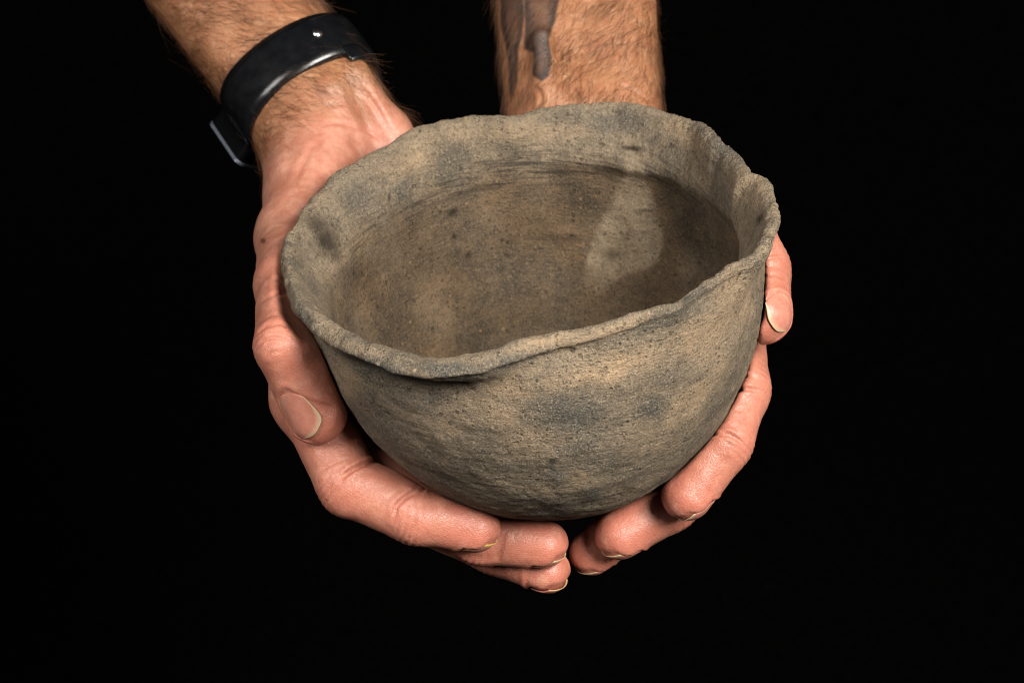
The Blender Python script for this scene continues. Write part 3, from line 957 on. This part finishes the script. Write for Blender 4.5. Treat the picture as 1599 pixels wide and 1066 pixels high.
def arm_object(hand, lo, hi, axis_a, axis_b, wrist, label, tattoo=False, seed=1):
    V, F = hand.mesh(lo, hi, 0.066)
    N = vertex_normals(V, F)
    u, v, _ = project(V)
    seen = np.einsum('ij,ij->i', N, V - CAM) < 0
    fold = np.zeros(len(V)); fred = np.zeros(len(V))
    for pl, w, dp in (FOLDS_RIGHT if tattoo else FOLDS_LEFT):
        near = np.where(seen & (u > min(q[0] for q in pl) - 25) & (u < max(q[0] for q in pl) + 25) & (v > min(q[1] for q in pl) - 25) & (v < max(q[1] for q in pl) + 25))[0]
        if len(near) == 0: continue
        d, tt = line_dist(pl, u[near] + 1.2 * perlin(V[near] * 2.1), v[near] + 1.2 * perlin(V[near] * 2.1 + 9))
        ends = np.clip(np.sin(np.pi * np.clip(tt, 0.04, 0.96)) * 1.6, 0, 1)
        fold[near] += ends * dp * (np.exp(-(d / w) ** 2) - 0.35 * np.exp(-((d - 2.2 * w) / (1.1 * w)) ** 2))
        fred[near] = np.maximum(fred[near], ends * min(1, dp * 12) * np.exp(-(d / (w * 1.2)) ** 2))
    V = V - N * fold[:, None]
    N = vertex_normals(V, F)
    tone = np.zeros((len(V), 4))
    for f in hand.fingers:
        dt = np.linalg.norm(V - f.p[-1], axis=1)
        tone[:, 0] = np.maximum(tone[:, 0], 0.9 * sstep(2.4, 0.8, dt))
        for c in f.creases:
            dj = np.linalg.norm(V - c[0], axis=1)
            tone[:, 0] = np.maximum(tone[:, 0], 0.75 * sstep(1.9, 0.8, dj))
            # skin in the folds is a little ruddier
        for i in range(len(f.p) - 1):
            ds = seg_dist(V, f.p[i], f.p[i + 1])
            tone[:, 0] = np.maximum(tone[:, 0], 0.45 * sstep(1.8, 1.0, ds))
    tone[:, 0] = np.clip(np.maximum(tone[:, 0], 0.95 * fred), 0, 1)
    ax = nrm(axis_b - axis_a)
    al = (V - wrist) @ ax
    tone[:, 1] = sstep(3.0, 0.4, al + 0.8 * perlin(V * 0.8 + 3))
    u, v, _ = project(V)
    facing = np.einsum('ij,ij->i', N, V - CAM) < 0
    if tattoo:
        wu = u + 1.6 * perlin(V * 2.5); wv = v + 1.6 * perlin(V * 2.5 + 7)
        ink = np.zeros(len(V))
        for poly, fill in TATTOO:
            d = poly_dist(poly, wu, wv)
            val = fill * (0.95 + 0.5 * perlin(V * np.array([1.6, 0.7, 0.7]) + 2)) + 0.75 * np.exp(-((d - 1.5) / 4.5) ** 2)
            ink = np.maximum(ink, np.clip(val, 0, 0.985) * sstep(-2.2, 2.2, d))
        lt = np.exp(-(((u - 846) / 13) ** 2 + ((v - 20) / 30) ** 2))
        ink *= 1 - 0.15 * lt
        tone[:, 2] = (1 - (1 - np.clip(ink, 0, 1)) ** 1.7) * facing
    else:
        tone[:, 3] = np.where(facing, 0.8 * sstep(5.5, 3.0, np.hypot(u - 411, v - 376)), 0)
    o = mesh_obj('arm', V, F, M_SKIN, person, True, {'tone': tone})
    o['label'] = label
    for f in hand.fingers: f.build_nail(o, hand)
    # ---- body hair: fine curved strands rooted in the skin
    r = np.random.default_rng(seed)
    cand = np.where(al < 3.0)[0]
    w = tone[cand, 1] ** 2 * (0.35 + sstep(-0.2, 0.3, perlin(V[cand] * 0.9 + 11))) * (0.25 + 0.75 * (al[cand] > -9)) * (1 - 0.75 * tone[cand, 2])
    cnt = 10000
    pick = r.choice(cand, cnt, p=w / w.sum())
    roots = V[pick] + r.normal(0, 0.03, (cnt, 3)); nn = N[pick]
    e1 = np.cross(nn, ax); e1 /= np.linalg.norm(e1, axis=1)[:, None] + 1e-9
    flow = ax[None] + e1 * (0.55 + 0.9 * perlin(V[pick] * 0.5 + 31)[:, None]) * (1 if seed == 1 else -1) + r.normal(0, 0.28, (cnt, 3))
    flow -= nn * np.einsum('ij,ij->i', flow, nn)[:, None]
    flow /= np.linalg.norm(flow, axis=1)[:, None] + 1e-9
    L = r.uniform(0.4, 1.5, cnt); L *= np.where(r.random(cnt) < 0.06, 1.5, 1)
    lift = r.uniform(0.10, 0.42, cnt); curl = r.normal(0, 0.45, cnt); rad = r.uniform(0.0032, 0.0070, cnt)
    S = 7
    sd = np.cross(nn, flow)
    pts = []
    for i in range(S):
        s = i / (S - 1)
        h = lift * (s - 0.80 * s * s) 
        pts.append(roots - nn * 0.02 + flow * (L * s * 0.95)[:, None] + sd * (curl * L * s * s * 0.6)[:, None] + nn * (h * L)[:, None])
    pts = np.stack(pts, 1)
    VV = []
    for i in range(S):
        rr = rad * (1 - 0.75 * i / (S - 1))
        for k in range(3):
            a = 2 * math.pi * k / 3
            VV.append(pts[:, i] + (math.cos(a) * nn + math.sin(a) * sd) * rr[:, None])
    VV = np.stack(VV, 1)
    base = (np.arange(cnt) * S * 3)[:, None]
    fq = []
    for i in range(S - 1):
        for k in range(3):
            fq.append(base + np.array([i * 3 + k, i * 3 + (k + 1) % 3, (i + 1) * 3 + (k + 1) % 3, (i + 1) * 3 + k]))
    FF = np.stack(fq, 1).reshape(-1, 4)
    tag(mesh_obj('arm_hair', VV.reshape(-1, 3), FF, M_HAIR, o), kind='stuff')
    return o, V, N


bowl = build_bowl()
larm, LV, LN = arm_object(left, (-19, -9, -17), (4, 20, 15), LT, LW, LW,
                          'hairy arm wearing the black watch, its thumb up the side of the bowl', False, 1)
rarm, RV, RN = arm_object(right, (-3, -9, -17), (13, 24, 16), RT, RW, RW,
                          'arm with grey-black tattoo above the wrist, mostly behind the bowl', True, 2)

# ------------------------------------------------------------------ wristwatch on the left arm
WC = P(452, 112, 75.6)
WC = LT + LAX * ((WC - LT) @ LAX + 0.38)


def ring_radius(ang, off):
    d = LE1 * math.cos(ang) + LE2 * math.sin(ang)
    t = 5.5
    o = WC + LAX * off
    for _ in range(30):
        t -= float(left.field((o + d * t)[None])[0]) * 0.8
    return t, d, o


def strip(name, a0, a1, width, gap, thick, mat, parent, shift=0.0, n=90, taper=None):
    """a strap that follows the skin from angle a0 to a1, slightly domed, with thickness"""
    sect = [(-1, 0.0), (-0.94, 0.8), (-0.6, 0.97), (0, 1.0), (0.6, 0.97), (0.94, 0.8), (1, 0.0), (0.9, -0.12), (0, -0.15), (-0.9, -0.12)]
    Vt, Fq = [], []
    rad = []
    angs = np.linspace(a0, a1, n)
    for a in angs: rad.append(ring_radius(a, shift)[0])
    rad = np.array(rad)
    for _ in range(6): rad[1:-1] = (rad[:-2] + 2 * rad[1:-1] + rad[2:]) / 4
    for i, a in enumerate(angs):
        d = LE1 * math.cos(a) + LE2 * math.sin(a)
        wv = width * (taper(i / (n - 1)) if taper else 1)
        for (x, h) in sect:
            Vt.append(WC + LAX * (shift + x * wv / 2) + d * (rad[i] + gap + 0.34 * math.exp(-((a + 0.05) / 0.62) ** 2) + h * thick))
    m = len(sect)
    for i in range(n - 1):
        for j in range(m):
            Fq.append((i * m + j, i * m + (j + 1) % m, (i + 1) * m + (j + 1) % m, (i + 1) * m + j))
    c0 = len(Vt); Vt.append(np.mean(Vt[:m], 0)); c1 = len(Vt); Vt.append(np.mean(Vt[(n - 1) * m:n * m], 0))
    for j in range(m):
        Fq.append((c0, (j + 1) % m, j, j)); Fq.append((c1, (n - 1) * m + j, (n - 1) * m + (j + 1) % m, (n - 1) * m + (j + 1) % m))
    me_f = [tuple(dict.fromkeys(q)) for q in Fq]
    me = bpy.data.meshes.new(name)
    me.from_pydata([tuple(np.asarray(x) * SC) for x in Vt], [], me_f)
    me.polygons.foreach_set('use_smooth', [True] * len(me.polygons))
    me.materials.append(mat)
    o = bpy.data.objects.new(name, me); COL.objects.link(o)
    o.parent = parent; o.matrix_parent_inverse = parent.matrix_world.inverted()
    return o


watch = empty('wristwatch', WC)
tag(watch, 'black rubber wristwatch with a steel stud strapped round the hairy wrist', 'watch')
CASE_A = math.radians(205)
strip('strap', math.radians(-60), CASE_A - 0.35, 2.3, 0.06, 0.26, M_BAND, watch)
strip('strap', CASE_A + 0.35, math.radians(300), 2.3, 0.06, 0.26, M_BAND, watch)
strip('strap_loop', math.radians(-50), math.radians(33), 0.8, 0.0, 0.16, M_BAND, watch, 1.2)
t, d, o = ring_radius(CASE_A, 0.0)
tang = np.cross(LAX, d)


def slab(name, c, ex, ey, ez, sx, sy, sz, rnd, mat, parent, bev):
    """rounded slab: ex, ey span the face, ez its thickness"""
    out = []
    K = 8
    ring = []
    for qx, qy, a0 in ((1, 1, 0), (-1, 1, 90), (-1, -1, 180), (1, -1, 270)):
        for k in range(K + 1):
            a = math.radians(a0 + 90 * k / K)
            ring.append((qx * (sx - rnd) + rnd * math.cos(a), qy * (sy - rnd) + rnd * math.sin(a)))
    m = len(ring)
    lev = [(-sz, bev), (-sz + bev, 0), (sz - bev, 0), (sz - bev * 0.3, bev * 0.3), (sz, bev)]
    Vt = []
    for (z, ins) in lev:
        for (x, y) in ring:
            fx = (sx - ins) / sx; fy = (sy - ins) / sy
            Vt.append(c + ex * x * fx + ey * y * fy + ez * z)
    Fq = []
    for i in range(len(lev) - 1):
        for j in range(m): Fq.append((i * m + j, i * m + (j + 1) % m, (i + 1) * m + (j + 1) % m, (i + 1) * m + j))
    Fq.append(tuple(range(m))[::-1]); Fq.append(tuple(range((len(lev) - 1) * m, len(lev) * m)))
    me = bpy.data.meshes.new(name)
    me.from_pydata([tuple(np.asarray(x) * SC) for x in Vt], [], Fq)
    me.materials.append(mat)
    ob = bpy.data.objects.new(name, me); COL.objects.link(ob)
    ob.parent = parent; ob.matrix_parent_inverse = parent.matrix_world.inverted()
    return ob


cc = o + d * (t + 0.45)
case = slab('watch_case', cc, LAX, tang, d, 1.2, 1.35, 0.36, 0.3, M_CASE, watch, 0.08)
slab('bezel', cc + d * 0.38, LAX, tang, d, 1.23, 1.38, 0.07, 0.3, M_BLUE, case, 0.03)
slab('screen', cc + d * 0.47, LAX, tang, d, 1.1, 1.25, 0.03, 0.25, M_CASE, case, 0.01)
# steel stud that closes the strap
a = math.radians(44)
t, d, o = ring_radius(a, -0.1)
tang = np.cross(LAX, d)
base_c = o + d * (t + 0.36)
Vt, Fq = [], []
for i in range(9):
    an = math.pi / 2 * i / 8
    for j in range(28):
        q = 2 * math.pi * j / 28
        Vt.append(base_c + (LAX * math.cos(q) + tang * math.sin(q)) * 0.22 * math.cos(an) + d * (0.16 * math.sin(an) - 0.02))
for i in range(8):
    for j in range(28):
        Fq.append((i * 28 + j, i * 28 + (j + 1) % 28, (i + 1) * 28 + (j + 1) % 28, (i + 1) * 28 + j))
mesh_obj('stud', Vt, Fq, M_STEEL, watch)
